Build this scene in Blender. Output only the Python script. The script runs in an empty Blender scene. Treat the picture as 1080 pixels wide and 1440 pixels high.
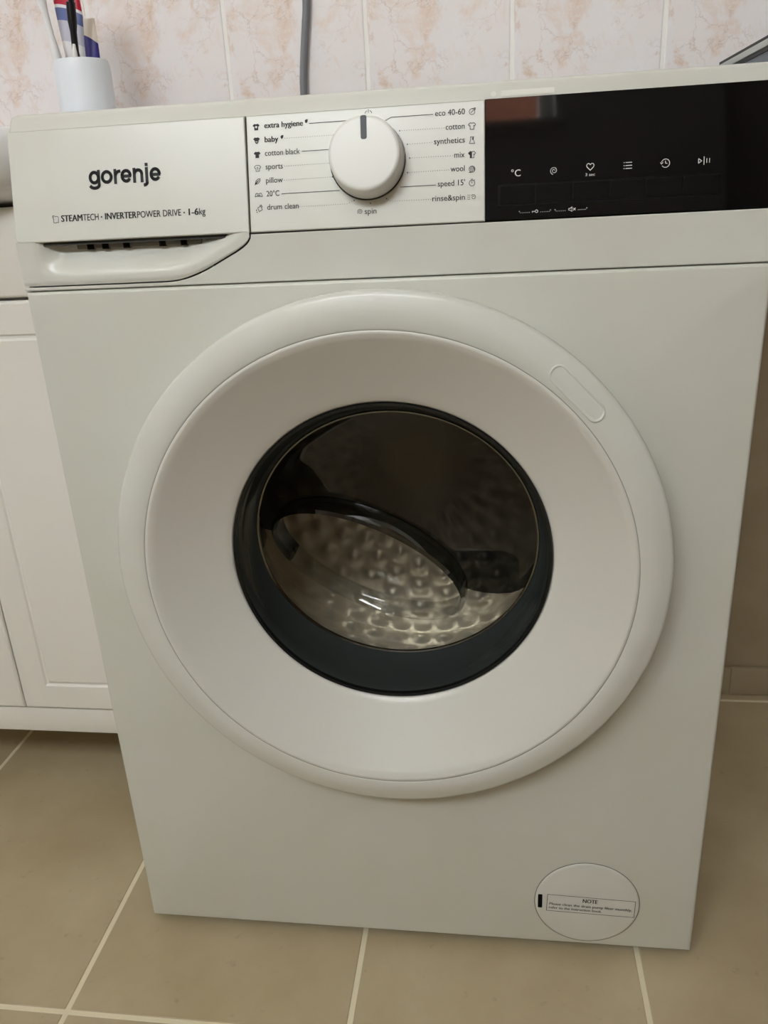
import bpy, bmesh, math, random
from mathutils import Vector, Matrix

# ------------------------------------------------------------------ scene, camera, light
sc = bpy.context.scene
C = sc.collection
PI = math.pi
random.seed(4)

cam_d = bpy.data.cameras.new('camera')
cam = bpy.data.objects.new('camera', cam_d); C.objects.link(cam)
cam.location = (0.0908, -0.6548, 0.7728)
cam.rotation_euler = (1.1976, 0.0499, 0.1243)
cam_d.sensor_fit = 'HORIZONTAL'; cam_d.sensor_width = 36.0
cam_d.lens = 36.0 * 1131.77 / 1080.0
cam_d.clip_start = 0.02
sc.camera = cam

SKY = 22.0
world = bpy.data.worlds.new('sky'); sc.world = world; world.use_nodes = True
bg = world.node_tree.nodes['Background']
bg.inputs[0].default_value = (0.93, 0.97, 1.0, 1); bg.inputs[1].default_value = SKY

# the bathroom window (in the wall behind the photographer) and its portal
WX0, WX1, WZ0, WZ1, WY = -1.26, 0.29, 1.92, 2.60, -1.90
pl = bpy.data.lights.new('window_daylight', 'AREA'); pl.shape = 'RECTANGLE'
pl.size = WX1 - WX0; pl.size_y = WZ1 - WZ0; pl.energy = 1; pl.cycles.is_portal = True
po = bpy.data.objects.new('window_daylight', pl); C.objects.link(po)
po.location = ((WX0 + WX1) / 2, WY - 0.22, (WZ0 + WZ1) / 2); po.rotation_euler = (PI / 2, 0, 0)

vs = sc.view_settings
vs.view_transform = 'Standard'; vs.look = 'None'; vs.gamma = 1.0; vs.use_curve_mapping = False
vs.exposure = 0.0
sc.cycles.use_denoising = True
sc.cycles.max_bounces = 14; sc.cycles.diffuse_bounces = 5; sc.cycles.glossy_bounces = 5
sc.cycles.transmission_bounces = 8; sc.cycles.transparent_max_bounces = 12

# ------------------------------------------------------------------ materials
def srgb(r, g, b):
    f = lambda c: (c / 255 / 12.92) if c / 255 <= 0.04045 else ((c / 255 + 0.055) / 1.055) ** 2.4
    return (f(r), f(g), f(b), 1)

def mat(name, col, rough=0.5, metal=0.0, coat=0.0, spec=None, bump=None, mottled=None):
    m = bpy.data.materials.new(name); m.use_nodes = True
    nt = m.node_tree; b = nt.nodes['Principled BSDF']
    b.inputs['Base Color'].default_value = col
    b.inputs['Roughness'].default_value = rough
    b.inputs['Metallic'].default_value = metal
    b.inputs['Coat Weight'].default_value = coat
    if spec is not None: b.inputs['Specular IOR Level'].default_value = spec
    tc = nt.nodes.new('ShaderNodeTexCoord')
    if mottled:                       # (scale, second colour, low, high)
        n = nt.nodes.new('ShaderNodeTexNoise'); n.inputs['Scale'].default_value = mottled[0]; n.inputs['Detail'].default_value = 5
        r = nt.nodes.new('ShaderNodeValToRGB')
        r.color_ramp.elements[0].position = mottled[2]; r.color_ramp.elements[0].color = col
        r.color_ramp.elements[1].position = mottled[3]; r.color_ramp.elements[1].color = mottled[1]
        nt.links.new(tc.outputs['Object'], n.inputs['Vector']); nt.links.new(n.outputs['Fac'], r.inputs['Fac'])
        nt.links.new(r.outputs['Color'], b.inputs['Base Color'])
    if bump:                          # (scale, strength)
        n = nt.nodes.new('ShaderNodeTexNoise'); n.inputs['Scale'].default_value = bump[0]; n.inputs['Detail'].default_value = 3
        bp = nt.nodes.new('ShaderNodeBump'); bp.inputs['Strength'].default_value = bump[1]; bp.inputs['Distance'].default_value = 0.001
        nt.links.new(tc.outputs['Object'], n.inputs['Vector']); nt.links.new(n.outputs['Fac'], bp.inputs['Height'])
        nt.links.new(bp.outputs['Normal'], b.inputs['Normal'])
    return m

M = {}
M['enamel'] = mat('white_enamel', srgb(216, 216, 207), 0.34, mottled=(9, srgb(212, 211, 199), 0.42, 0.75))
M['plastic'] = mat('white_plastic', srgb(221, 221, 214), 0.27, mottled=(14, srgb(217, 216, 206), 0.45, 0.75))
M['dish'] = mat('door_white_plastic', srgb(222, 220, 213), 0.30)
M['groove'] = mat('dark_gap', srgb(58, 56, 50), 0.7)
M['softgap'] = mat('grey_gap', srgb(120, 117, 108), 0.6)
M['seam'] = mat('seam_grey', srgb(150, 147, 138), 0.6)
M['black'] = mat('black_gloss_display', srgb(9, 9, 10), 0.04, spec=0.27)
M['button'] = mat('black_button', srgb(11, 11, 12), 0.08, spec=0.27)
M['button_gap'] = mat('button_gap_black', srgb(2, 2, 2), 0.5, spec=0.1)
M['ink'] = mat('black_print', srgb(34, 34, 36), 0.6)
M['ink_soft'] = mat('grey_print', srgb(74, 74, 76), 0.6)
M['white_ink'] = mat('light_print', srgb(225, 225, 222), 0.6)
M['pointer'] = mat('pointer_slate', srgb(62, 66, 74), 0.45)
M['knob'] = mat('knob_white_plastic', srgb(236, 236, 231), 0.33)
M['rubber'] = mat('dark_rubber', srgb(52, 57, 56), 0.22, spec=0.5, bump=(30, 0.05))
M['seal'] = mat('black_seal', srgb(16, 19, 19), 0.25)
M['tubdark'] = mat('dark_tub', srgb(22, 23, 23), 0.5)
M['ceramic'] = mat('white_ceramic', srgb(236, 236, 238), 0.12)
M['cup'] = mat('white_cup_plastic', srgb(240, 247, 255), 0.35)
M['lacquer'] = mat('white_lacquer', srgb(236, 233, 226), 0.35)
M['grout'] = mat('floor_grout', srgb(240, 229, 200), 0.9, bump=(300, 0.4))
M['wgrout'] = mat('wall_grout', srgb(250, 249, 246), 0.8)
M['skirt'] = mat('skirting_tile', srgb(180, 165, 138), 0.35, mottled=(7, srgb(166, 150, 122), 0.4, 0.7))
M['lowtile'] = mat('beige_lower_wall_tile', srgb(176, 161, 134), 0.35, mottled=(7, srgb(162, 146, 118), 0.4, 0.7))
M['cable'] = mat('grey_cable', srgb(128, 130, 136), 0.4)
M['alu'] = mat('pale_aluminium', srgb(206, 212, 210), 0.4, metal=0.3)
M['gasket'] = mat('dark_gasket', srgb(40, 44, 46), 0.6)
M['slate'] = mat('blue_grey_panel', srgb(120, 134, 148), 0.4, mottled=(20, srgb(104, 118, 132), 0.4, 0.7))
M['paint'] = mat('white_wall_paint', srgb(222, 218, 210), 0.85, bump=(160, 0.15))
M['tan_paint'] = mat('tan_wall_paint', srgb(118, 100, 80), 0.85, bump=(160, 0.15))  # dark tone given to the unseen right wall to cut bounce light
M['ceil'] = mat('white_ceiling_paint', srgb(232, 228, 220), 0.9)
M['brushwhite'] = mat('white_brush_plastic', srgb(242, 243, 245), 0.3)
M['brushblack'] = mat('black_brush_plastic', srgb(20, 19, 26), 0.3)
M['bristle'] = mat('white_bristles', srgb(232, 234, 238), 0.7)
M['cap'] = mat('cream_tube_end', srgb(238, 228, 214), 0.4)
M['terracotta'] = mat('terracotta_roof', srgb(140, 84, 60), 0.8, mottled=(5, srgb(112, 62, 44), 0.4, 0.65), bump=(14, 0.7))
M['render'] = mat('pale_render', srgb(206, 200, 190), 0.9)
M['sticker'] = mat('cream_sticker', srgb(232, 231, 222), 0.3)  # colour of the reflection painted on the top lip
M['wood'] = mat('brown_wood', srgb(122, 84, 54), 0.5, mottled=(6, srgb(100, 66, 42), 0.4, 0.65))

def floor_tile_mat():
    m = mat('beige_floor_tile', srgb(172, 156, 122), 0.42)
    nt = m.node_tree; b = nt.nodes['Principled BSDF']
    tc = nt.nodes.new('ShaderNodeTexCoord'); geo = nt.nodes.new('ShaderNodeNewGeometry')
    n1 = nt.nodes.new('ShaderNodeTexNoise'); n1.inputs['Scale'].default_value = 6; n1.inputs['Detail'].default_value = 6; n1.inputs['Roughness'].default_value = 0.62
    r1 = nt.nodes.new('ShaderNodeValToRGB')
    r1.color_ramp.elements[0].position = 0.30; r1.color_ramp.elements[0].color = srgb(181, 163, 130)
    r1.color_ramp.elements[1].position = 0.72; r1.color_ramp.elements[1].color = srgb(203, 187, 155)
    n2 = nt.nodes.new('ShaderNodeTexNoise'); n2.inputs['Scale'].default_value = 60; n2.inputs['Detail'].default_value = 4
    r2 = nt.nodes.new('ShaderNodeValToRGB')
    r2.color_ramp.elements[0].position = 0.66; r2.color_ramp.elements[0].color = (0, 0, 0, 1)
    r2.color_ramp.elements[1].position = 0.74; r2.color_ramp.elements[1].color = (0.30, 0.30, 0.30, 1)
    mx = nt.nodes.new('ShaderNodeMix'); mx.data_type = 'RGBA'
    nt.links.new(geo.outputs['Position'], n1.inputs['Vector']); nt.links.new(geo.outputs['Position'], n2.inputs['Vector'])
    nt.links.new(n1.outputs['Fac'], r1.inputs['Fac']); nt.links.new(n2.outputs['Fac'], r2.inputs['Fac'])
    nt.links.new(r2.outputs['Color'], mx.inputs['Factor']); nt.links.new(r1.outputs['Color'], mx.inputs['A'])
    mx.inputs['B'].default_value = srgb(140, 122, 92)
    nt.links.new(mx.outputs['Result'], b.inputs['Base Color'])
    return m
M['ftile'] = floor_tile_mat()

def wall_tile_mat():
    """Glossy cream tile printed with a pink and tan marble pattern, the same print on each tile."""
    m = mat('marbled_wall_tile', srgb(228, 220, 216), 0.22)
    nt = m.node_tree; b = nt.nodes['Principled BSDF']; L = nt.links
    tc = nt.nodes.new('ShaderNodeTexCoord')
    def noise(scale, detail=6, rough=0.6, dist=0.0):
        n = nt.nodes.new('ShaderNodeTexNoise'); n.inputs['Scale'].default_value = scale
        n.inputs['Detail'].default_value = detail; n.inputs['Roughness'].default_value = rough
        n.inputs['Distortion'].default_value = dist
        L.new(tc.outputs['Object'], n.inputs['Vector']); return n
    def ramp(src, stops):
        r = nt.nodes.new('ShaderNodeValToRGB'); e = r.color_ramp.elements
        while len(e) < len(stops): e.new(0.5)
        for k, (p, c) in enumerate(stops): e[k].position = p; e[k].color = c
        L.new(src, r.inputs['Fac']); return r
    def mix(f, a, bcol):
        x = nt.nodes.new('ShaderNodeMix'); x.data_type = 'RGBA'
        L.new(f, x.inputs['Factor'])
        if isinstance(a, tuple): x.inputs['A'].default_value = a
        else: L.new(a, x.inputs['A'])
        if isinstance(bcol, tuple): x.inputs['B'].default_value = bcol
        else: L.new(bcol, x.inputs['B'])
        return x.outputs['Result']
    g = lambda v: (v, v, v, 1)
    base = ramp(noise(11, 5).outputs['Fac'], [(0.35, srgb(246, 244, 248)), (0.62, srgb(246, 240, 240))])
    blot = ramp(noise(13, 8, 0.66, 0.7).outputs['Fac'], [(0.50, g(0)), (0.62, g(0.7))])
    c = mix(blot.outputs['Color'], base.outputs['Color'], srgb(237, 216, 203))
    blot2 = ramp(noise(24, 8, 0.7, 0.9).outputs['Fac'], [(0.56, g(0)), (0.68, g(0.75))])
    c = mix(blot2.outputs['Color'], c, srgb(222, 195, 172))
    v = nt.nodes.new('ShaderNodeTexVoronoi'); v.feature = 'DISTANCE_TO_EDGE'; v.inputs['Scale'].default_value = 26
    wob = noise(20, 6, 0.7); mp = nt.nodes.new('ShaderNodeVectorMath'); mp.operation = 'MULTIPLY_ADD'
    L.new(wob.outputs['Color'], mp.inputs[0]); mp.inputs[1].default_value = (0.07, 0.07, 0.07); L.new(tc.outputs['Object'], mp.inputs[2])
    L.new(mp.outputs[0], v.inputs['Vector'])
    vein = ramp(v.outputs['Distance'], [(0.0, g(0.55)), (0.035, g(0))])
    gate = ramp(noise(14, 3).outputs['Fac'], [(0.45, g(0)), (0.6, g(1))])
    mul = nt.nodes.new('ShaderNodeMix'); mul.data_type = 'RGBA'; mul.blend_type = 'MULTIPLY'; mul.inputs['Factor'].default_value = 1
    L.new(vein.outputs['Color'], mul.inputs['A']); L.new(gate.outputs['Color'], mul.inputs['B'])
    c = mix(mul.outputs['Result'], c, srgb(206, 184, 172))
    v2 = nt.nodes.new('ShaderNodeTexVoronoi'); v2.feature = 'DISTANCE_TO_EDGE'; v2.inputs['Scale'].default_value = 38
    mp2 = nt.nodes.new('ShaderNodeVectorMath'); mp2.operation = 'MULTIPLY_ADD'
    L.new(wob.outputs['Color'], mp2.inputs[0]); mp2.inputs[1].default_value = (0.11, 0.05, 0.09); L.new(tc.outputs['Object'], mp2.inputs[2])
    L.new(mp2.outputs[0], v2.inputs['Vector'])
    vein2 = ramp(v2.outputs['Distance'], [(0.0, g(0.9)), (0.05, g(0))])
    mul2 = nt.nodes.new('ShaderNodeMix'); mul2.data_type = 'RGBA'; mul2.blend_type = 'MULTIPLY'; mul2.inputs['Factor'].default_value = 1
    L.new(vein2.outputs['Color'], mul2.inputs['A']); L.new(blot.outputs['Color'], mul2.inputs['B'])
    c = mix(mul2.outputs['Result'], c, srgb(252, 246, 242))
    L.new(c, b.inputs['Base Color'])
    return m
M['wtile'] = wall_tile_mat()

def steel_mat():
    m = mat('embossed_steel', srgb(246, 238, 222), 0.28, metal=0.55)
    nt = m.node_tree; b = nt.nodes['Principled BSDF']
    return m
M['steel'] = steel_mat()
M['rimsteel'] = mat('bright_rim', srgb(120, 120, 115), 0.15, metal=1.0)
M['steel_dull'] = mat('brushed_steel', srgb(248, 240, 222), 0.26, metal=0.4)

def clear_mat(name, tint, gloss_rough=0.02, ior=1.5):
    """Thin clear sheet: see-through with Fresnel reflections."""
    m = bpy.data.materials.new(name); m.use_nodes = True; nt = m.node_tree
    nt.nodes.remove(nt.nodes['Principled BSDF']); out = nt.nodes['Material Output']
    t = nt.nodes.new('ShaderNodeBsdfTransparent'); t.inputs[0].default_value = tint
    g = nt.nodes.new('ShaderNodeBsdfGlossy'); g.inputs['Roughness'].default_value = gloss_rough
    lw = nt.nodes.new('ShaderNodeLayerWeight'); lw.inputs['Blend'].default_value = 0.5
    pw = nt.nodes.new('ShaderNodeMath'); pw.operation = 'POWER'; pw.inputs[1].default_value = 5.0
    f = nt.nodes.new('ShaderNodeMath'); f.operation = 'MULTIPLY_ADD'
    f0 = 2 * ((ior - 1) / (ior + 1)) ** 2                       # both faces of the sheet
    f.inputs[1].default_value = 1 - f0; f.inputs[2].default_value = f0
    nt.links.new(lw.outputs['Facing'], pw.inputs[0]); nt.links.new(pw.outputs[0], f.inputs[0])
    x = nt.nodes.new('ShaderNodeMixShader')
    nt.links.new(f.outputs[0], x.inputs[0]); nt.links.new(t.outputs[0], x.inputs[1]); nt.links.new(g.outputs[0], x.inputs[2])
    nt.links.new(x.outputs[0], out.inputs[0])
    return m
M['pane'] = clear_mat('window_pane', (0.95, 0.97, 0.97, 1), 0.0)
M['bowlglass'] = clear_mat('door_bowl_glass', (0.92, 0.92, 0.91, 1), 0.015, 1.55)
M['smoked'] = clear_mat('smoked_bowl_glass', (0.11, 0.11, 0.105, 1), 0.015, 1.36)  # same glass tinted dark, painting shade into the upper bowl
M['ridgeglass'] = clear_mat('thick_dark_glass', (0.30, 0.31, 0.30, 1), 0.02, 1.55)  # dark tint paints the ridge's shaded upper arc
M['bowlclear'] = clear_mat('door_bowl_clear_glass', (0.97, 0.97, 0.95, 1), 0.05)

# ------------------------------------------------------------------ helpers
def link(name, me, m, parent=None, smooth=False):
    if m is not None: me.materials.append(m)
    if smooth:
        me.polygons.foreach_set('use_smooth', [True] * len(me.polygons))
    o = bpy.data.objects.new(name, me); C.objects.link(o)
    if parent is not None: adopt(o, parent)
    return o

def wloc(o):
    v = Vector(o.location); p = o.parent
    return v if p is None else v + o.matrix_parent_inverse.translation + wloc(p)

def adopt(o, parent):
    o.parent = parent
    o.matrix_parent_inverse = Matrix.Translation(-wloc(parent))

def pyd(name, v, f, m, parent=None, smooth=False):
    me = bpy.data.meshes.new(name); me.from_pydata([tuple(p) for p in v], [], f); me.validate(); me.update()
    return link(name, me, m, parent, smooth)

def bmo(name, bm, m, parent=None, smooth=False, sharp=None):
    bmesh.ops.recalc_face_normals(bm, faces=bm.faces[:])
    if sharp is not None:
        for e in bm.edges:
            if len(e.link_faces) == 2 and e.calc_face_angle(0) > sharp: e.smooth = False
    me = bpy.data.meshes.new(name); bm.to_mesh(me); bm.free()
    return link(name, me, m, parent, smooth)

def tag(o, label, cat=None, group=None, kind=None):
    if label: o['label'] = label
    if cat: o['category'] = cat
    if group: o['group'] = group
    if kind: o['kind'] = kind
    return o

def empty(name, loc):
    o = bpy.data.objects.new(name, None); C.objects.link(o); o.location = loc; o.empty_display_size = 0.05
    return o

def box_bm(x0, x1, y0, y1, z0, z1, bev=0.0, seg=2, bm=None):
    own = bmesh.new()
    bmesh.ops.create_cube(own, size=1.0)
    for v in own.verts:
        v.co = Vector(((x0 + x1) / 2 + v.co.x * (x1 - x0), (y0 + y1) / 2 + v.co.y * (y1 - y0), (z0 + z1) / 2 + v.co.z * (z1 - z0)))
    if bev > 0:
        bmesh.ops.bevel(own, geom=own.edges[:], offset=bev, segments=seg, affect='EDGES', profile=0.5)
    if bm is None: return own
    t = bpy.data.meshes.new('t'); own.to_mesh(t); own.free(); bm.from_mesh(t); bpy.data.meshes.remove(t)
    return bm

def box(name, x0, x1, y0, y1, z0, z1, m, parent=None, bev=0.0, seg=2):
    return bmo(name, box_bm(x0, x1, y0, y1, z0, z1, bev, seg), m, parent, smooth=bev > 0, sharp=0.6)

def loft(name, loops, m, parent=None, cap0=False, cap1=False, closed=True, smooth=True, sharp=0.7):
    """Skin a list of equal-length loops of points."""
    bm = bmesh.new(); R = []
    for lp in loops: R.append([bm.verts.new(p) for p in lp])
    n = len(loops[0])
    for a, b in zip(R, R[1:]):
        for i in range(n if closed else n - 1):
            j = (i + 1) % n
            bm.faces.new((a[i], a[j], b[j], b[i]))
    if cap0: bm.faces.new(R[0])
    if cap1: bm.faces.new(list(reversed(R[-1])))
    return bmo(name, bm, m, parent, smooth, sharp)

def lathe_y(name, prof, cx, cz, m, parent=None, seg=128, **k):
    """Revolve (radius, y) pairs about a line along y."""
    loops = [[(cx + r * math.cos(2 * PI * i / seg), y, cz + r * math.sin(2 * PI * i / seg)) for i in range(seg)] for r, y in prof]
    return loft(name, loops, m, parent, **k)

def lathe_z(name, prof, cx, cy, m, parent=None, seg=48, **k):
    loops = [[(cx + r * math.cos(2 * PI * i / seg), cy + r * math.sin(2 * PI * i / seg), z) for i in range(seg)] for r, z in prof]
    return loft(name, loops, m, parent, **k)

def tube(name, pts, r, m, parent=None, seg=12, caps=True):
    P = [Vector(p) for p in pts]; loops = []
    up = Vector((0.3, 0.9, 0.2)).normalized()
    rr = r if isinstance(r, (list, tuple)) else [r] * len(P)
    for i, p in enumerate(P):
        t = (P[min(i + 1, len(P) - 1)] - P[max(i - 1, 0)]).normalized()
        a = t.cross(up).normalized(); b = t.cross(a)
        loops.append([p + rr[i] * (math.cos(2 * PI * k / seg) * a + math.sin(2 * PI * k / seg) * b) for k in range(seg)])
    return loft(name, loops, m, parent, cap0=caps, cap1=caps)

def rounded_rect(hw, hh, r, n=6):
    pts = []
    for cx, cy, a0 in ((hw - r, hh - r, 0), (-hw + r, hh - r, PI / 2), (-hw + r, -hh + r, PI), (hw - r, -hh + r, 1.5 * PI)):
        for k in range(n + 1):
            a = a0 + PI / 2 * k / n; pts.append((cx + r * math.cos(a), cy + r * math.sin(a)))
    return pts

# ------------------------------------------------------------------ the room
RX0, RX1, RY0, RY1, RZ = -1.30, 0.80, -1.90, 0.516, 2.75

floor = box('floor', RX0, RX1, RY0, RY1 + 0.1, -0.10, -0.0008, M['grout']); tag(floor, 'beige tiled bathroom floor with pale grout lines', kind='structure')
TS, TL, TX, TY, GR = 0.2973, 0.5985, -0.3494, -0.1143, 0.0048
tm = None
for i in range(-4, 5):
    for j in range(-4, 2):
        x0, x1 = max(TX + i * TS + GR / 2, RX0), min(TX + (i + 1) * TS - GR / 2, RX1)
        y0, y1 = max(TY + j * TL + GR / 2, RY0), min(TY + (j + 1) * TL - GR / 2, RY1 - 0.012)
        if x1 - x0 < 0.004 or y1 - y0 < 0.004: continue
        full = abs((x1 - x0) - (TS - GR)) < 1e-5 and abs((y1 - y0) - (TL - GR)) < 1e-5
        if full and tm is not None:
            o = bpy.data.objects.new('floor_tile', tm); C.objects.link(o)
        else:
            hx, hy = (x1 - x0) / 2, (y1 - y0) / 2
            o = bmo('floor_tile', box_bm(-hx, hx, -hy, hy, -0.008, 0.0, 0.0012, 1), M['ftile'], smooth=False)
            if full: tm = o.data
        o.location = ((x0 + x1) / 2, (y0 + y1) / 2, 0); adopt(o, floor)

wall = box('wall_back', RX0, RX1, 0.5090, 0.62, -0.1, RZ, M['wgrout']); tag(wall, 'bathroom wall of marbled cream and pink tiles above beige ones', kind='structure')
WP, WXJ, WGR = 0.1836, 0.1156, 0.0046
rows = [(0.044, 0.65), (0.65, 0.85), (0.85, 1.25), (1.25, 1.65), (1.65, 2.05), (2.05, 2.45), (2.45, 2.745)]
cache = {}
for i in range(-8, 6):
    for k, (z0, z1) in enumerate(rows):
        xo = WXJ + (WP / 2 if k < 2 else 0)
        x0, x1 = max(xo + i * WP + WGR / 2, RX0), min(xo + (i + 1) * WP - WGR / 2, RX1)
        if x1 - x0 < 0.02: continue
        key = (round(x1 - x0, 4), round(z1 - z0, 3), k < 2)
        if key in cache:
            o = bpy.data.objects.new('wall_tile', cache[key]); C.objects.link(o)
        else:
            hx, hz = (x1 - x0) / 2, (z1 - z0 - WGR) / 2
            o = bmo('wall_tile', box_bm(-hx, hx, -0.004, 0.005, -hz, hz, 0.0016, 3), M['lowtile' if k < 2 else 'wtile'], smooth=False)
            cache[key] = o.data
        o.location = ((x0 + x1) / 2, 0.512, (z0 + z1) / 2); adopt(o, wall)

for nm, x0, x1 in (('wall_left', RX0 - 0.1, RX0), ('wall_right', RX1, RX1 + 0.1)):
    tag(box(nm, x0, x1, RY0 - 0.2, 0.62, -0.1, RZ, M['paint' if nm == 'wall_left' else 'tan_paint']), 'plain %s painted bathroom wall' % ('pale' if nm == 'wall_left' else 'tan'), kind='structure')
tag(box('ceiling', RX0 - 0.1, RX1 + 0.1, RY0 - 0.2, 0.62, RZ, RZ + 0.1, M['ceil']), 'plain white bathroom ceiling', kind='structure')
bm = bmesh.new()
for a in ((RX0, WX0, -0.1, RZ), (WX1, RX1, -0.1, RZ), (WX0, WX1, -0.1, WZ0), (WX0, WX1, WZ1, RZ)):
    box_bm(a[0], a[1], RY0 - 0.2, RY0, a[2], a[3], bm=bm)
tag(bmo('wall_front', bm, M['paint']), 'painted wall with the high window, behind the photographer', kind='structure')

dr = box('door_1', RX1 - 0.035, RX1 + 0.004, -1.02, -0.20, 0.006, 2.02, M['wood'], bev=0.003); tag(dr, 'brown wooden bathroom door in the right wall', kind='structure')  # unseen door, added to cut bounce light from the right
for z0, z1 in ((0.12, 0.95), (1.07, 1.90)):
    box('door_panel', RX1 - 0.043, RX1 - 0.034, -0.91, -0.31, z0, z1, M['wood'], dr, bev=0.004)
tube('door_handle', [(RX1 - 0.034, -0.95, 1.02), (RX1 - 0.085, -0.95, 1.02), (RX1 - 0.088, -0.94, 1.02), (RX1 - 0.088, -0.84, 1.02)], 0.009, M['alu'], dr)

# skirting: one piece per tile, with small joints
base = box('baseboard_back', RX0, RX1, 0.5015, 0.5075, 0.0, 0.0475, M['skirt']); tag(base, 'low beige skirting tiles along the back wall', kind='structure')
SKJ = 0.4660
for i in range(-6, 3):
    x0, x1 = max(SKJ + i * 0.2973 + 0.0012, RX0), min(SKJ + (i + 1) * 0.2973 - 0.0012, RX1)
    if x1 - x0 > 0.01:
        yy = 0.4985 if i >= 0 else 0.5005
        o = box('skirting_tile', x0, x1, yy, 0.5075, 0.001, 0.049 if i >= 0 else 0.0485, M['skirt'], base, bev=0.0015)

# the window behind the camera
win = box('window_1', WX0, WX1, WY - 0.16, WY - 0.11, WZ0, WZ0 + 0.045, M['lacquer']); tag(win, 'white framed bathroom window behind the photographer', kind='structure')
for nm, a in (('window_frame', (WX0, WX1, WZ1 - 0.045, WZ1)), ('window_frame', (WX0, WX0 + 0.045, WZ0 + 0.045, WZ1 - 0.045)),
              ('window_frame', (WX1 - 0.045, WX1, WZ0 + 0.045, WZ1 - 0.045)), ('mullion', (-0.52, -0.47, WZ0 + 0.045, WZ1 - 0.045))):
    box(nm, a[0], a[1], WY - 0.16, WY - 0.11, a[2], a[3], M['lacquer'], win)
for x0, x1 in ((WX0 + 0.045, -0.52), (-0.47, WX1 - 0.045)):
    pyd('pane', [(x0, WY - 0.135, WZ0 + 0.045), (x1, WY - 0.135, WZ0 + 0.045), (x1, WY - 0.135, WZ1 - 0.045), (x0, WY - 0.135, WZ1 - 0.045)], [(0, 1, 2, 3)], M['pane'], win)
box('window_sill', WX0 - 0.03, WX1 + 0.03, WY - 0.11, WY + 0.03, WZ0 - 0.02, WZ0, M['lacquer'], win, bev=0.004)

# ------------------------------------------------------------------ the washing machine
wm = empty('washing_machine', (0, 0.215, 0))
tag(wm, 'white front-loading washing machine with round porthole door and black display', 'washing machine')
HW, ZB, ZS, DEP = 0.2985, 0.0130, 0.7130, 0.43
DX, DZ = -0.0015, 0.4675

# carcass: sides, back and floor, hollow inside
bm = bmesh.new()
for a in ((-HW, -HW + 0.004, 0.020, DEP, ZB, 0.835), (HW - 0.004, HW, 0.020, DEP, ZB, 0.835),
          (-HW + 0.004, HW - 0.004, DEP - 0.004, DEP, ZB, 0.835), (-HW + 0.004, HW - 0.004, 0.006, DEP - 0.004, ZB, ZB + 0.004)):
    box_bm(*a, bm=bm)
bmo('cabinet_body', bm, M['enamel'], wm)

# front panel with the round porthole hole and softly rounded edges
N = 160; RH = 0.205
def rect_pt(a, hw, z0, z1):
    dx, dz = math.cos(a), math.sin(a); cx, cz = DX, DZ
    t = 1e9
    if dx > 1e-9: t = min(t, (hw - cx) / dx)
    if dx < -1e-9: t = min(t, (-hw - cx) / dx)
    if dz > 1e-9: t = min(t, (z1 - cz) / dz)
    if dz < -1e-9: t = min(t, (z0 - cz) / dz)
    return cx + dx * t, cz + dz * t
angs = sorted([2 * PI * i / N for i in range(N)] + [math.atan2(z - DZ, x - DX) % (2 * PI) for x in (-HW, HW) for z in (ZB, ZS)])
outer = [rect_pt(a, HW, ZB, ZS) for a in angs]
def inset(p, d): return (max(-HW + d, min(HW - d, p[0])), max(ZB + d, min(ZS - d, p[1])))
loops = [[(DX + RH * math.cos(a), 0.012, DZ + RH * math.sin(a)) for a in angs], [(DX + RH * math.cos(a), 0.0, DZ + RH * math.sin(a)) for a in angs]]
rr = 0.0034
for k in range(0, 6):
    a = PI / 2 * k / 5
    loops.append([(q[0], rr - rr * math.cos(a), q[1]) for q in (inset(p, rr - rr * math.sin(a)) for p in outer)])
loops.append([(p[0], 0.021, p[1]) for p in outer])
loft('front_panel', loops, M['enamel'], wm, sharp=0.9)
for x in (-0.24, 0.24):
    for y in (0.07, 0.37):
        lathe_z('foot', [(0.021, 0.0), (0.021, 0.006), (0.016, 0.008), (0.010, 0.0085), (0.010, ZB)], x, y, M['seal'], wm, seg=20, cap0=True, cap1=True)

# top plate: rounded front lip
lip = [(0.0215, 0.8365), (0.0243, 0.8425), (0.0268, 0.8465), (0.0300, 0.8488), (0.0350, 0.8498), (0.040, 0.850), (DEP + 0.01, 0.850), (DEP + 0.01, 0.8345), (0.024, 0.8345)]
loops = []
for x, s in ((-HW - 0.0003, 0.003), (-HW + 0.0012, 0.0012), (-HW + 0.004, 0.0), (HW - 0.004, 0.0), (HW - 0.0012, 0.0012), (HW + 0.0003, 0.003)):
    loops.append([(x, y + (s if y < 0.05 else 0), z - (s if z > 0.842 else 0)) for y, z in lip])
top = loft('top_plate', loops, M['plastic'], wm, cap0=True, cap1=True, sharp=0.8)

# --- the leaning control fascia: plane through z=.7515, leaning back 13 degrees
A = math.atan(0.231); SA, CA = math.sin(A), math.cos(A); PZ = 0.7515
def PT(u, v, n=0.0):
    """mm on the fascia -> world metres; n = height above the fascia."""
    u, v, n = u / 1000, v / 1000, n / 1000
    return (u, v * SA - n * CA, PZ + v * CA + n * SA)

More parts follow.
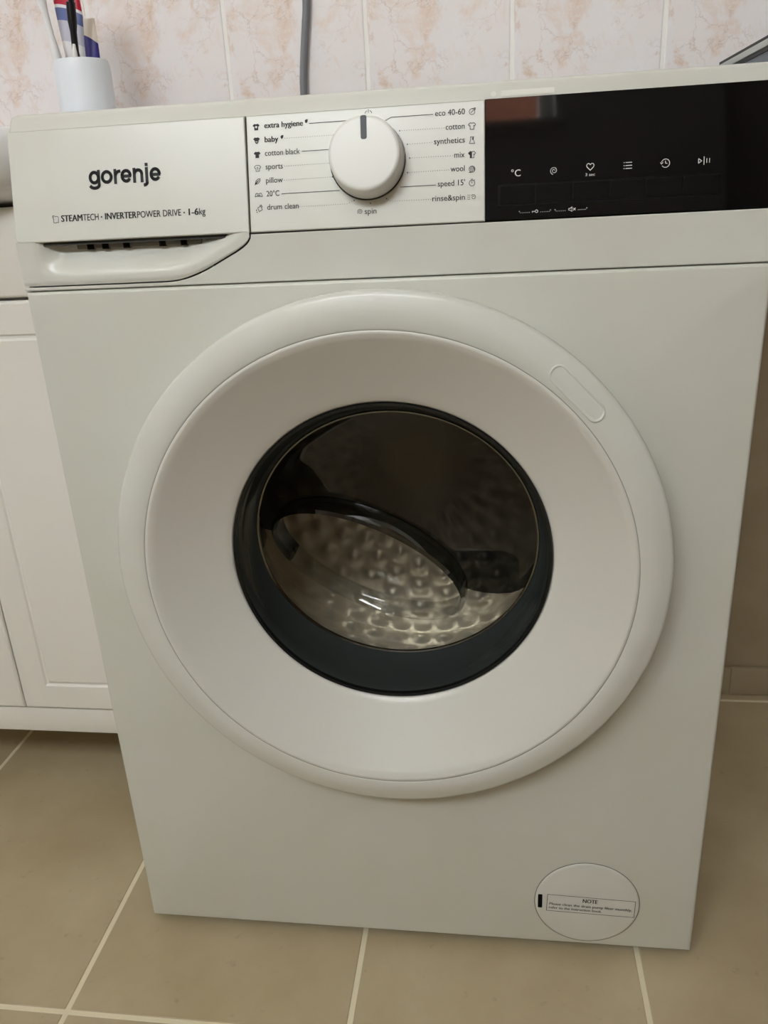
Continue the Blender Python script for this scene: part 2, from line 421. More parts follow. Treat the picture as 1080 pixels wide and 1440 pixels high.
def slab(name, pts, n0, n1, m, parent, bev=0.0, smooth=False):
    """Plate with outline pts (mm on the fascia) from height n0 up to n1, chamfered at the top edge."""
    cx = sum(p[0] for p in pts) / len(pts); cy = sum(p[1] for p in pts) / len(pts)
    def ins(d):
        us = [p[0] for p in pts]; vsx = [p[1] for p in pts]
        wx, wy = max(us) - min(us), max(vsx) - min(vsx)
        mx, my = (max(us) + min(us)) / 2, (max(vsx) + min(vsx)) / 2
        return [(mx + (u - mx) * (wx - 2 * d) / wx, my + (v - my) * (wy - 2 * d) / wy) for u, v in pts]
    loops = [[PT(u, v, n0) for u, v in pts]]
    if bev > 0:
        loops.append([PT(u, v, n1 - bev) for u, v in pts])
        loops.append([PT(u, v, n1 - bev * 0.3) for u, v in ins(bev * 0.3)])
        loops.append([PT(u, v, n1) for u, v in ins(bev)])
    else: loops.append([PT(u, v, n1) for u, v in pts])
    return loft(name, loops, m, parent, cap0=True, cap1=True, smooth=smooth, sharp=0.9)

def rect(u0, u1, v0, v1): return [(u0, v0), (u1, v0), (u1, v1), (u0, v1)]

# inner backing so that gaps read dark
pyd('fascia_backing', [PT(-297, -2, -4), PT(297, -2, -4), PT(297, 88, -4), PT(-297, 88, -4)], [(0, 1, 2, 3)], M['groove'], wm)
box('seam_backing', -HW + 0.004, HW - 0.004, 0.004, 0.008, 0.700, 0.7165, M['groove'], wm)
box('seam_backing', -0.135, HW - 0.004, 0.0095, 0.012, 0.7160, 0.7525, M['groove'], wm)

panel = slab('control_panel', rect(-98.3, 85.4, 0.6, 87.0), -3, 0, M['plastic'], wm, bev=0.7)
disp = slab('display_panel', rect(85.6, 298.3, 0.8, 87.4), -3, 0.15, M['black'], wm, bev=0.3)
tag(disp, 'glossy black display strip with touch buttons')
# end cap to the right: the fascia side closing strips
for s in (-1, 1):
    bm = bmesh.new()
    v = [bm.verts.new(p) for p in ((s * (HW - 0.003), 0.0035, PZ), (s * (HW - 0.003), 0.025, PZ + 0.0835), (s * (HW - 0.003), 0.03, PZ + 0.0835), (s * (HW - 0.003), 0.03, PZ - 0.038), (s * (HW - 0.003), 0.0035, PZ - 0.038))]
    bm.faces.new(v); bmesh.ops.solidify(bm, geom=bm.faces[:], thickness=0.0025)
    bmo('fascia_side', bm, M['plastic'], wm)

# lower fascia strip, its left end cut along the drawer outline
outl = [(-99.3, 751.0), (-99.9, 748.2), (-101.4, 745.6), (-103.6, 743.4), (-107.1, 740.9), (-112.9, 737.7), (-121.0, 733.8), (-130.8, 729.0), (-139.0, 725.2), (-145.7, 722.6),
        (-152.2, 720.5), (-158.0, 718.9), (-164.0, 717.8), (-170.0, 717.2), (-180, 717.0), (-231.7, 717.0), (-298.3, 717.0)]
bm = bmesh.new()
f = [bm.verts.new((x / 1000 + 0.0008, 0.0, z / 1000 - 0.0006)) for x, z in outl]
f += [bm.verts.new(p) for p in ((-HW, 0, 0.7137), (HW, 0, 0.7137), (HW, 0, 0.7512))]
fc = bm.faces.new(f)
ret = bmesh.ops.extrude_face_region(bm, geom=[fc])
for g in ret['geom']:
    if isinstance(g, bmesh.types.BMVert): g.co.y += 0.008
bmesh.ops.bevel(bm, geom=[e for e in bm.edges if all(abs(v.co.y) < 1e-6 for v in e.verts)], offset=0.0006, segments=2, affect='EDGES')
bmo('lower_fascia', bm, M['plastic'], wm)

# --- detergent drawer: front plate + scooped grip below
c = [(-297.9 + 4 * (1 - math.cos(t)), 4 * (1 - math.sin(t)) + 0.6) for t in [PI / 2 * k / 5 for k in range(6)]]
dpts = [(-99.6, 0.6), (-99.6, 87.0), (-297.9, 87.0)] + c
drawer = slab('detergent_drawer', dpts, -3, 0.25, M['plastic'], wm, bev=0.8)
def low(x):      # lower outline of the scoop, mm
    pts = outl
    for (xa, za), (xb, zb) in zip(pts, pts[1:]):
        if xb <= x <= xa: return za + (zb - za) * (xa - x) / (xa - xb + 1e-9)
    return 717.0
def sstep(a, b, x):
    t = max(0, min(1, (x - a) / (b - a))); return t * t * (3 - 2 * t)
bm = bmesh.new(); G = []
NX, NZ = 90, 26
for i in range(NX + 1):
    x = -298.2 + (298.2 - 99.9) * i / NX; col = []
    zl = low(x) + 0.5
    for k in range(NZ + 1):
        z = zl + (752.6 - zl) * k / NZ
        side = sstep(-284, -262, x) * sstep(-99.0, -128, x)
        # distance above the outline drives the depth of the scoop
        t = max(0, min(1, (z - zl - 5.0) / 25.0))
        d = (1 - math.cos(PI * t)) / 2
        dep = 12.5 * d * side
        edge = min(1.0, k / 2.0)
        col.append(bm.verts.new((x / 1000, (1.2 * (1 - edge) + dep + 0.2) / 1000, z / 1000)))
    G.append(col)
for i in range(NX):
    for k in range(NZ): bm.faces.new((G[i][k], G[i + 1][k], G[i + 1][k + 1], G[i][k + 1]))
scoop = bmo('grip_recess', bm, M['plastic'], drawer, smooth=True)
# slotted strip at the top of the scoop
strip = box('vent_strip', -0.250, -0.1425, 0.0085, 0.022, 0.7448, 0.7535, M['softgap'], drawer, bev=0.0008)
for x0, x1 in ((-240.6, -234.8), (-227.6, -222.0), (-209.2, -203.8), (-178.4, -173.0), (-160.0, -154.6)):
    bx_ = box('vent_slot', x0 / 1000, x1 / 1000, 0.0079, 0.012, 0.7444, 0.7530, M['button_gap'], drawer)

# --- printing
def text_geo(s, bold=0.0):
    cu = bpy.data.curves.new('t', 'FONT'); cu.body = s; cu.size = 1.0; cu.offset = bold; cu.resolution_u = 3
    o = bpy.data.objects.new('t', cu); C.objects.link(o)
    dg = bpy.context.evaluated_depsgraph_get()
    me = bpy.data.meshes.new_from_object(o.evaluated_get(dg))
    v = [(p.co.x, p.co.y) for p in me.vertices]; f = [tuple(p.vertices) for p in me.polygons]
    bpy.data.objects.remove(o); bpy.data.curves.remove(cu); bpy.data.meshes.remove(me)
    return v, f

def print_text(name, s, u0, u1, base, em, m, parent, P=PT, bold=0.0, n=0.25, rot=0.0):
    v, f = text_geo(s, 0.0)
    if bold > 0:                       # heavier weight: the glyphs overprinted with a small shift
        k0 = len(v); v0, f0 = v, f
        for dx in (bold, -bold):
            f = f + [tuple(i + len(v) for i in q) for q in f0]; v = v + [(x + dx, y) for x, y in v0]
    x0, x1 = min(p[0] for p in v), max(p[0] for p in v); k = (u1 - u0) / (x1 - x0)
    pts = []
    for x, y in v:
        du, dv = (x - x0) * k, y * em
        pts.append(P(u0 + du * math.cos(rot) - dv * math.sin(rot), base + du * math.sin(rot) + dv * math.cos(rot), n))
    return pyd(name, pts, f, m, parent)

def strokes(name, lines, w, m, parent, P=PT, at=(0, 0), n=0.25, fills=(), sc_=1.0, closed=False):
    """Ribbons of width w (mm) along polylines plus filled polygons, printed on a surface."""
    V, F = [], []
    for ln in lines:
        for (ax, ay), (bx, by) in zip(ln, ln[1:]):
            ax, ay, bx, by = ax * sc_, ay * sc_, bx * sc_, by * sc_
            L = math.hypot(bx - ax, by - ay)
            if L < 1e-6: continue
            tx, ty = (bx - ax) / L * w / 2, (by - ay) / L * w / 2
            i = len(V)
            for x, y in ((ax - tx * 0.6 + ty, ay - ty * 0.6 - tx), (bx + tx * 0.6 + ty, by + ty * 0.6 - tx), (bx + tx * 0.6 - ty, by + ty * 0.6 + tx), (ax - tx * 0.6 - ty, ay - ty * 0.6 + tx)):
                V.append(P(at[0] + x, at[1] + y, n))
            F.append((i, i + 1, i + 2, i + 3))
    for pg in fills:
        i = len(V)
        for x, y in pg: V.append(P(at[0] + x * sc_, at[1] + y * sc_, n))
        F.append(tuple(range(i, i + len(pg))))
    return pyd(name, V, F, m, parent)

def arc(cx, cy, r, a0, a1, k=16): return [(cx + r * math.cos(math.radians(a0 + (a1 - a0) * i / k)), cy + r * math.sin(math.radians(a0 + (a1 - a0) * i / k))) for i in range(k + 1)]
def spiral(r0, r1, turns, k=40, a0=0): return [((r0 + (r1 - r0) * i / k) * math.cos(a0 + 2 * PI * turns * i / k), (r0 + (r1 - r0) * i / k) * math.sin(a0 + 2 * PI * turns * i / k)) for i in range(k + 1)]
def sq(x, y, s): return [(x - s, y - s), (x + s, y - s), (x + s, y + s), (x - s, y + s)]
shirt = [(-2.7, 1.0), (-1.3, 2.3), (-0.7, 2.0), (0.7, 2.0), (1.3, 2.3), (2.7, 1.0), (1.9, -0.1), (1.4, 0.3), (1.4, -2.4), (-1.4, -2.4), (-1.4, 0.3), (-1.9, -0.1)]
shut = shirt + [shirt[0]]

# drawer lettering
def ell(cx, cy, rx, ry, a0, a1, k=28): return [(cx + rx * math.cos(math.radians(a0 + (a1 - a0) * i / k)), cy + ry * math.sin(math.radians(a0 + (a1 - a0) * i / k))) for i in range(k + 1)]
def letter_e(x): return [ell(x + 4.65, 4.95, 3.45, 3.95, 2, 318), [(x + 1.3, 4.75), (x + 8.1, 4.75)]]
gor = [ell(4.7, 5.0, 3.45, 3.95, 0, 360), [(8.55, 9.95), (8.55, -0.6)], ell(4.75, -0.7, 3.8, 2.35, 0, -158, 14),
       ell(15.3, 4.95, 3.75, 3.95, 0, 360), [(22.5, 9.9), (22.5, 0.0)], ell(26.6, 5.3, 3.9, 3.5, 170, 92, 8),
       [(38.55, 9.9), (38.55, 0.0)], ell(41.75, 5.9, 3.05, 2.95, 170, 0, 14), [(44.8, 6.0), (44.8, 0.0)],
       [(48.95, 9.9), (48.95, -0.9)], ell(46.6, -0.7, 2.35, 2.0, 0, -88, 8)] + letter_e(27.0) + letter_e(51.4)
strokes('brand_lettering', gor, 2.45, M['ink'], drawer, at=(-230.4, 43.4), n=0.5, fills=[sq(48.95, 12.6, 1.25)])
EM = 7.3
for s, a, b, bo in (('STEAM', -256.6, -238.1, .035), ('TECH', -237.6, -224.3, .008), ('INVERTER', -218.9, -192.0, .035), ('POWER DRIVE', -191.5, -154.7, .008), ('1-6', -148.5, -140.1, .035), ('kg', -139.7, -134.6, .008)):
    print_text('slogan_lettering', s, a, b, 15.8, EM, M['ink'], drawer, bold=bo, n=0.5)
for u in (-221.8, -152.2): strokes('slogan_dot', [], 0, M['ink'], drawer, at=(u, 18.0), n=0.5, fills=[sq(0, 0, 0.55)])
strokes('steam_icon', [[(-2.0, -2.6), (-1.9, 0.2), (-2.8, 1.6), (-2.6, 2.8), (-1.4, 3.0), (-0.6, 2.0), (0.6, 2.3), (2.2, 1.8), (2.4, 0.2), (2.1, -1.0), (2.3, -2.7), (1.0, -2.4), (-0.6, -2.8), (-2.0, -2.6)], [(-2.4, 2.2), (-1.6, 1.4)]], 0.35, M['ink_soft'], drawer, at=(-261.2, 18.0), n=0.5)

# programme list
labs = [("extra hygiene", -84.0, -53.2, 77.3, 1), ("baby", -84.1, -73.1, 67.0, 1), ("cotton black", -84.3, -56.4, 57.0, 0), ("sports", -84.2, -70.4, 47.0, 0), ("pillow", -84.3, -70.8, 36.8, 0), ("20°C", -84.3, -74.0, 26.8, 0), ("drum clean", -84.2, -58.9, 16.8, 0),
        ("eco 40-60", 48.3, 70.7, 77.8, 0), ("cotton", 56.2, 70.4, 67.6, 0), ("synthetics", 47.3, 70.5, 57.8, 0), ("mix", 62.5, 70.3, 47.3, 0), ("wool", 59.6, 70.3, 37.4, 0), ("speed 15'", 49.8, 70.4, 27.2, 0), ("rinse&spin", 45.5, 70.3, 16.6, 0), ("spin", -6.9, 2.3, 9.9, 0)]
for s, a, b, v, bo in labs:
    print_text('programme_name', s, a, b, v, 6.0, M['ink'], panel, bold=0.030 if bo else 0.006)
for pts in ([(-48.3, 78.6), (-18.5, 78.8)], [(-54.9, 58.7), (-32.4, 58.8)], [(-72.1, 28.2), (-26.2, 28.4)], [(46.8, 79.2), (15.0, 79.1), (10.6, 77.0)], [(21.1, 28.4), (48.3, 28.4)]):
    strokes('guide_line', [pts], 0.42, M['ink'], panel)
def dotted(pts):
    fills = []
    for (ax, ay), (bx, by) in zip(pts, pts[1:]):
        L = math.hypot(bx - ax, by - ay); k = max(2, int(L / 1.75))
        fills += [sq(ax + (bx - ax) * i / k, ay + (by - ay) * i / k, 0.23) for i in range(k + 1)]
    return fills
for pts in ([(-67.9, 69.0), (-29.7, 69.0)], [(-69.0, 48.6), (-33.5, 48.8)], [(-69.6, 38.2), (-31.5, 38.6)], [(-58.0, 17.9), (-20.6, 18.1), (-15.0, 20.3)], [(21.4, 69.1), (54.9, 69.0)],
            [(27.1, 59.0), (45.9, 59.3)], [(28.7, 49.0), (61.3, 48.8)], [(26.9, 38.6), (58.4, 38.8)], [(10.4, 20.4), (13.2, 18.5), (44.4, 18.1)]):
    d = dotted(pts)
    if pts[0][0] > 0: d.append(sq(pts[0][0], pts[0][1], 0.45))
    else: d.append(sq(pts[-1][0], pts[-1][1], 0.45))
    strokes('dotted_guide', [], 0, M['ink_soft'], panel, fills=d)
strokes('guide_dot', [], 0, M['ink'], panel, at=(-2.3, 17.6), fills=[sq(0, 0, 0.45)])
IL = [(-90.4, 78.5), (-90.5, 68.7), (-90.5, 58.2), (-90.6, 48.1), (-91.0, 38.1), (-90.6, 28.5), (-90.8, 17.8)]
IR = [(76.0, 79.3), (75.9, 69.2), (75.9, 59.1), (75.8, 48.9), (75.8, 38.4), (75.7, 28.6), (75.7, 18.2)]
PL = M['knob']
ic = lambda lines, at, fills=(), w=0.42, m=None, n=0.25, s=1.0: strokes('programme_icon', lines, w, m or M['ink'], panel, at=at, fills=fills, n=n, sc_=s)
sleeves = [(-2.7, 0.6), (-1.6, 2.3), (1.6, 2.3), (2.7, 0.6), (1.7, -0.2), (1.4, -2.4), (-1.4, -2.4), (-1.7, -0.2)]
ic([], IL[0], [shirt[:6] + [(1.9, 0.2), (1.5, 0.4), (1.5, -2.3), (-1.5, -2.3), (-1.5, 0.4), (-1.9, 0.2)]], s=1.05)
ic([[(-0.75, 0), (0.75, 0)], [(0, -0.75), (0, 0.75)]], IL[0], w=0.5, m=PL, n=0.3)
ic([], IL[1], [shirt[:6] + [(1.7, 0.0), (1.3, -1.4), (0.6, -2.4), (-0.6, -2.4), (-1.3, -1.4), (-1.7, 0.0)]])
ic([arc(0, -0.6, 0.6, 200, 340, 6)], IL[1], w=0.4, m=PL, n=0.3)
ic([], IL[2], [shirt])
ic([[(-1.3, -2.2), (-1.4, 0.0), (-2.4, 0.2), (-2.5, 1.2), (-1.2, 2.2), (1.2, 2.2), (2.5, 1.2), (2.4, 0.2), (1.4, 0.0), (1.3, -2.2), (-1.3, -2.2)], [(0, -1.0), (0, 0.8)], [(-0.5, 0.4), (0, 0.9)]], IL[3], w=0.38)
ic([[(-2.2, -2.2), (-1.4, 0.6), (0.6, 2.2), (2.0, 2.2), (1.9, 0.6), (0.6, -1.0), (-1.2, -1.7)], [(-2.4, -2.4), (1.2, 1.4)], [(-1.0, -0.8), (-0.4, 0.6)]], IL[4], fills=[[(-2.3, -2.3), (-1.3, -0.2), (-0.7, -0.9), (-1.0, -1.6)]], w=0.4)
ic([[(-3.0, -1.5), (-2.2, 0.9), (-1.2, 1.1), (-0.9, 0.5), (0.9, 0.5), (1.2, 1.1), (2.2, 0.9), (3.0, -1.5), (1.6, -1.4), (0, -0.3), (-1.6, -1.4), (-3.0, -1.5)], [(-1.2, -0.4), (-0.4, -1.3), (0.4, -1.3), (1.2, -0.4)]], IL[5], w=0.4)
ic([[(-1.0, 0.9), (1.6, 2.0), (2.6, -0.8), (0.0, -2.0), (-1.0, 0.9)], [(0.6, 2.4), (2.0, 2.9), (2.8, 1.0)]], IL[6], fills=[[(-2.6, -1.2), (-1.9, 0.0), (-1.6, -1.1), (-2.0, -1.6)], [(-2.2, -2.6), (-1.7, -1.9), (-1.2, -2.6), (-1.7, -3.0)]], w=0.42)
for at in ((-50.6, 80.4), (-70.2, 70.1)):
    ic([], at, [[(-1.0, -0.6), (-1.2, 0.5), (-0.3, 1.2), (0.9, 1.4), (1.3, 0.8), (0.9, -0.5), (0.2, -1.4), (-0.6, -1.3)]])
ic([arc(0, 0, 2.1, 70, 395, 20), [(0.6, 2.2), (2.5, 2.5), (2.2, 0.9)], [(-0.8, -0.8), (2.0, 2.0)]], IR[0], w=0.4)
ic([shut], IR[1], w=0.42)
ic([[(-2.0, -2.3), (-1.0, 0.6), (-1.0, 2.3), (1.0, 2.3), (1.0, 0.6), (2.0, -2.3), (-2.0, -2.3)], [(-1.4, 2.3), (1.4, 2.3)]], IR[2], fills=[[(0.1, 1.6), (0.9, 2.1), (0.9, 0.4), (0.2, -0.2)]], w=0.4)
ic([shut], IR[3], fills=[[(0, 2.0), (-0.7, 2.0), (-1.3, 2.3), (-2.7, 1.0), (-1.9, -0.1), (-1.4, 0.3), (-1.4, -2.4), (0, -2.4)]], w=0.42)
ic([arc(0, 0, 2.2, 0, 360, 20), [(-1.5, 1.0), (-0.4, -2.0)], [(-0.6, 1.9), (0.6, -2.0)], [(0.4, 2.0), (1.5, -1.4)], [(-2.4, -2.3), (0, -2.2)], [(1.2, 1.7), (2.0, -0.6)]], IR[4], w=0.42)
ic([arc(0, -0.2, 2.1, 0, 360, 20), [(0, -0.2), (0, 1.1)], [(-0.7, 2.6), (0.7, 2.6)], [(1.6, 1.7), (2.0, 2.1)]], IR[5], w=0.42)
ic([[(x + 1.0, y) for x, y in spiral(0.4, 2.0, 1.4)]], IR[6], fills=[sq(-3.0 + 1.1 * i, 1.6 - 1.5 * j, 0.28) for i in range(2) for j in range(3)], w=0.36)
ic([spiral(0.4, 2.1, 1.6)], (-10.4, 11.8), w=0.4)
ic([arc(0, 0, 2.7, 115, 165, 6), arc(0, 0, 2.7, 15, 65, 6), [(0, 1.2), (0, 3.4)]], (-2.3, 82.4), w=0.45)

# display print and buttons
DN = 0.35
dic = lambda lines, at, fills=(), w=0.5: strokes('touch_icon', lines, w, M['white_ink'], disp, at=at, fills=fills, n=DN)
print_text('touch_icon', '°C', 105.0, 112.0, 31.4, 7.0, M['white_ink'], disp, n=DN)
dic([spiral(0.5, 2.8, 1.7)], (136.5, 34.0), w=0.42)
dic([[(0, -2.4), (-2.4, 0.0), (-2.7, 1.2), (-2.0, 2.3), (-0.9, 2.4), (0, 1.5), (0.9, 2.4), (2.0, 2.3), (2.7, 1.2), (2.4, 0.0), (0, -2.4)]], (162.9, 35.2))
print_text('touch_icon', '3 sec', 159.4, 166.4, 28.8, 3.0, M['white_ink'], disp, n=DN, bold=0.03)
dic([[(-1.4, 2.1), (2.9, 2.1)], [(-1.4, 0), (2.9, 0)], [(-1.4, -2.1), (2.9, -2.1)]], (189.8, 34.7), fills=[sq(-2.6, y, 0.3) for y in (2.1, 0, -2.1)])
dic([arc(0, 0, 2.9, -140, 160, 24), [(0, 1.5), (0, 0), (1.2, -0.2)], [(-3.6, 0.6), (-2.8, -0.5), (-1.9, 0.6)]], (216.6, 34.8))
dic([[(-4.0, -1.6), (-4.0, 1.6), (-1.8, 0), (-4.0, -1.6)], [(-0.2, -2.7), (-0.2, 2.7)], [(1.7, -1.4), (1.7, 1.4)], [(3.6, -1.4), (3.6, 1.4)]], (243.8, 35.0))
bx = [96.1, 122.7, 150.1, 177.2, 202.9, 229.5, 256.0]
slab('button_surround', [(176.05 + u, 18.25 + v) for u, v in rounded_rect(80.9, 7.7, 1.4)], 0.1, 0.22, M['button_gap'], disp)
for a, b in zip(bx, bx[1:]):
    slab('button', [((a + b) / 2 + u, 18.25 + v) for u, v in rounded_rect((b - a) / 2 - 0.55, 6.6, 0.9, 3)], 0.1, 0.55, M['button'], disp, bev=0.25)
dash = lambda u0, u1, v: [sq(u0 + (u1 - u0) * i / 5, v, 0.22) for i in range(6)]
strokes('lock_print', [arc(123.9, 5.6, 1.0, 0, 360, 10), [(122.9, 5.6), (120.6, 5.6)], [(120.9, 5.6), (120.9, 4.8)]], 0.4, M['white_ink'], disp, n=DN, fills=dash(112, 118.6, 5.0) + dash(127, 133.4, 5.0) + [sq(111.2, 6.0, .3), sq(134.2, 6.0, .3)])
strokes('mute_print', [[(147.6, 5.2), (148.6, 5.2), (150.0, 4.2), (150.0, 7.4), (148.6, 6.4), (147.6, 6.4), (147.6, 5.2)], [(151.0, 5.0), (152.6, 6.6)], [(151.0, 6.6), (152.6, 5.0)]], 0.4, M['white_ink'], disp, n=DN, fills=dash(138.4, 145, 5.0) + dash(154.5, 160, 5.2) + [sq(137.6, 6.0, .3), sq(160.8, 6.2, .3)])

# window reflection painted as pale patches on the lip above the display
def LIPT(x, z, n): return (x / 1000, 0.0214 + (z - 836.5) / 1000 * 0.47 - n / 1000, z / 1000)
strokes('clear_sticker', [], 0, M['sticker'], top, P=LIPT, n=0.25, fills=[[(97.5, 838.0), (136.5, 838.0), (136.5, 842.0), (97.5, 842.0)], [(91.9 + 2.2 * math.cos(t * PI / 8), 840.0 + 2.0 * math.sin(t * PI / 8)) for t in range(16)]])

# --- rotary knob
KU, KV, KR = -3.6, 49.3, 28.5
def knob_loops(prof, seg=72): return [[PT(KU + r * math.cos(2 * PI * i / seg), KV + r * math.sin(2 * PI * i / seg), n) for i in range(seg)] for r, n in prof]
loft('knob_collar', knob_loops([(KR + 0.9, 0), (KR + 0.9, 1.0), (KR - 1, 1.2)]), M['seal'], panel, cap1=True)  # black ring standing in for the shadow at the knob's base
knob = loft('knob', knob_loops([(KR, 1.0), (KR, 1.2), (KR - 1.1, 15.5), (KR - 1.25, 17.4), (KR - 1.6, 18.5), (KR - 2.3, 19.35), (KR - 3.3, 19.8), (KR - 4.2, 19.92), (KR - 5, 19.95), (6, 20.0)]), M['knob'], wm, cap1=True, sharp=1.2)
slab('pointer', [(KU + 0.3 + u, KV + 17.9 + v) for u, v in rounded_rect(2.35, 8.4, 1.5)], 18.0, 20.15, M['pointer'], knob, bev=0.3)

# --- drain filter cover
fx, fz, fr = 0.1885, 0.0725, 0.0535
fl = lathe_y('filter_cover', [(fr, 0.002), (fr, -0.0002), (fr - 0.0008, -0.0009), (fr - 0.003, -0.0012), (0.01, -0.0012)], fx, fz, M['plastic'], wm, seg=72, cap1=True, sharp=1.2)
lathe_y('cover_gap', [(fr + 0.0007, 0.001), (fr + 0.0007, -0.0002), (fr - 0.001, -0.0002), (fr - 0.001, 0.001)], fx, fz, M['softgap'], fl, seg=72)
def FP(x, z, n): return (x / 1000, -0.0012 - n / 1000, z / 1000)
strokes('coin_slot', [], 0, M['button_gap'], fl, P=FP, n=0.1, fills=[[(140.4 + u, 72.6 + v) for u, v in rounded_rect(2.3, 9.3, 1.0, 3)]])
strokes('note_frame', [[(148.0, 82.3), (237.8, 79.3), (237.3, 57.5), (147.2, 59.9), (148.0, 82.3)]], 0.55, M['ink'], fl, P=FP, n=0.15)
print_text('note_lettering', 'NOTE', 184.2, 199.6, 73.6, 7.4, M['ink'], fl, P=FP, bold=0.03, n=0.15, rot=-0.033)
print_text('note_lettering', 'Please clean the drain pump filter monthly,', 150.0, 235.0, 68.2, 4.9, M['ink'], fl, P=FP, bold=0.02, n=0.15, rot=-0.033)
print_text('note_lettering', 'refer to the instruction book.', 149.8, 204.5, 63.0, 4.9, M['ink'], fl, P=FP, bold=0.02, n=0.15, rot=-0.033)

# --- porthole door
SR, SY = 0.2117, -0.0429
ring = [(0.190, -0.003), (0.2335, -0.003), (0.2385, -0.007), (0.2400, -0.014), (0.2406, -0.026), (0.2406, -0.0318), (0.2401, -0.0338), (0.2389, -0.0352), (0.2368, -0.0361), (0.2300, -0.0378), (SR + 0.0012, SY), (SR + 0.0004, SY + 0.0008)]
door = lathe_y('porthole_door', ring, DX, DZ, M['plastic'], wm, seg=160, sharp=1.3)
lathe_y('seam_line', [(SR + 0.0005, SY + 0.0007), (SR - 0.0006, SY + 0.0007)], DX, DZ, M['seam'], door, seg=160)
RI = 0.1455
dish = [(SR + 0.0001, SY + 0.0010), (SR - 0.0005, SY + 0.0002), (SR - 0.003, SY + 0.0006)]
for k in range(1, 13):
    t = k / 12; r = SR - 0.003 + (RI + 0.0016 - SR + 0.003) * t
    dish.append((r, SY + 0.0006 + (-0.0015 - SY) * (t * 1.10 - 0.10 * t * t)))
dish += [(RI + 0.0004, 0.0005), (RI, 0.0022), (RI, 0.006)]
lathe_y('dish_panel', dish, DX, DZ, M['dish'], door, seg=160, sharp=1.3)
# pill shaped grip mark set into the ring, upper right
p0, p1 = Vector((0.1407, 0, 0.6414)), Vector((0.1694, 0, 0.6116))
dv = (p1 - p0); L0 = dv.length / 2 + 0.0; ex = dv.normalized(); ey = Vector((-ex.z, 0, ex.x)); mid = (p0 + p1) / 2
def ring_y(x, z):
    r = math.hypot(x - DX, z - DZ)
    return -0.0375 + (SY + 0.0375) * (0.2300 - r) / (0.2300 - SR - 0.0012)
def pill(hw, hh, lift):
    out = []
    for u, v in rounded_rect(hw, hh, hh * 0.98, 8):
        q = mid + ex * u + ey * v; out.append((q.x, ring_y(q.x, q.z) - lift, q.z))
    return out
a_, b_ = L0 + 0.0072, 0.0075
loft('grip_mark', [pill(a_, b_, 0.0000), pill(a_ - 0.0003, b_ - 0.0003, 0.0013), pill(a_ - 0.0012, b_ - 0.0012, 0.0014), pill(a_ - 0.0021, b_ - 0.0021, 0.0001), pill(a_ - 0.0040, b_ - 0.0040, 0.0001)], M['plastic'], door, cap1=True, sharp=1.2)

# dark funnel, glass bowl with slanted bottom
SEG = 128
def tilted(cx, cy, cz, r, tx, uz):
    Rm = Matrix.Rotation(uz, 3, 'Z') @ Matrix.Rotation(tx, 3, 'X'); out = []
    for i in range(SEG):
        a = 2 * PI * i / SEG; out.append(Vector((cx, cy, cz)) + Rm @ Vector((r * math.cos(a), 0, r * math.sin(a))))
    return out
def mixl(A_, B_, t, push=0.0, c=None):
    out = []
    for p, q in zip(A_, B_):
        v = p.lerp(q, t)
        if push and c is not None:
            d = Vector((v.x - c.x, 0, v.z - c.z)).normalized(); v = v + d * push
        out.append(v)
    return out
rim0 = tilted(DX, 0.003, DZ, RI - 0.0003, 0, 0)
rim1 = tilted(-0.0004, 0.0413, 0.4676, 0.1345, 0.142, 0)
cc = Vector((DX, 0, DZ))
loft('door_seal', [tilted(DX, 0.0015, DZ, RI + 0.0002, 0, 0), tilted(DX, -0.0008, DZ, RI - 0.0010, 0, 0), tilted(DX, 0.000, DZ, RI - 0.0032, 0, 0), tilted(DX, 0.004, DZ, RI - 0.0036, 0, 0)], M['seal'], door)
loft('porthole_funnel', [tilted(DX, 0.002, DZ, RI - 0.0030, 0, 0), mixl(rim0, rim1, 0.12, -0.0036, cc), mixl(rim0, rim1, 0.3, -0.0012, cc), mixl(rim0, rim1, 0.55, 0.0012, cc), mixl(rim0, rim1, 0.8, 0.0016, cc), mixl(rim0, rim1, 0.95, 0.0008, cc), rim1], M['rubber'], door)
# glass edge: fine bright rim
loft('glass_rim', [mixl(rim1, rim1, 0, 0.0006, cc), [p + Vector((0, -0.0012, 0)) for p in mixl(rim1, rim1, 0, -0.0006, cc)], [p + Vector((0, -0.0004, 0)) for p in mixl(rim1, rim1, 0, -0.0020, cc)], [p + Vector((0, 0.002, 0)) for p in mixl(rim1, rim1, 0, -0.0022, cc)]], M['rimsteel'], door)
capc = Vector((-0.0325, 0.0985, 0.4290))
cap = tilted(capc.x, capc.y, capc.z, 0.1015, 0.6304, -0.3859)
r1in = mixl(rim1, rim1, 0, -0.0020, cc)
loops = [r1in]
for t, pu in ((0.06, 0.0022), (0.2, 0.0075), (0.4, 0.0120), (0.6, 0.0120), (0.78, 0.0090), (0.9, 0.0050), (0.96, 0.0022)):
    loops.append(mixl(r1in, cap, t, pu, cc))
loops.append(cap)
def sector(name, d0, d1, m):
    """The part of the bowl wall between two angles (degrees, 0 = right, counter-clockwise seen from the front)."""
    i0, i1 = round(d0 / 360 * SEG), round(d1 / 360 * SEG)
    return loft(name, [[lp[i % SEG] for i in range(i0, i1 + 1)] for lp in loops], m, door, closed=False)
sector('glass_bowl', 172, 338, M['bowlglass'])
sector('smoked_glass_bowl', -22, 172, M['smoked'])  # upper half darkened by its tint, lower half left clear
nrm = Matrix.Rotation(-0.3859, 3, 'Z') @ Matrix.Rotation(0.6304, 3, 'X') @ Vector((0, 1, 0))
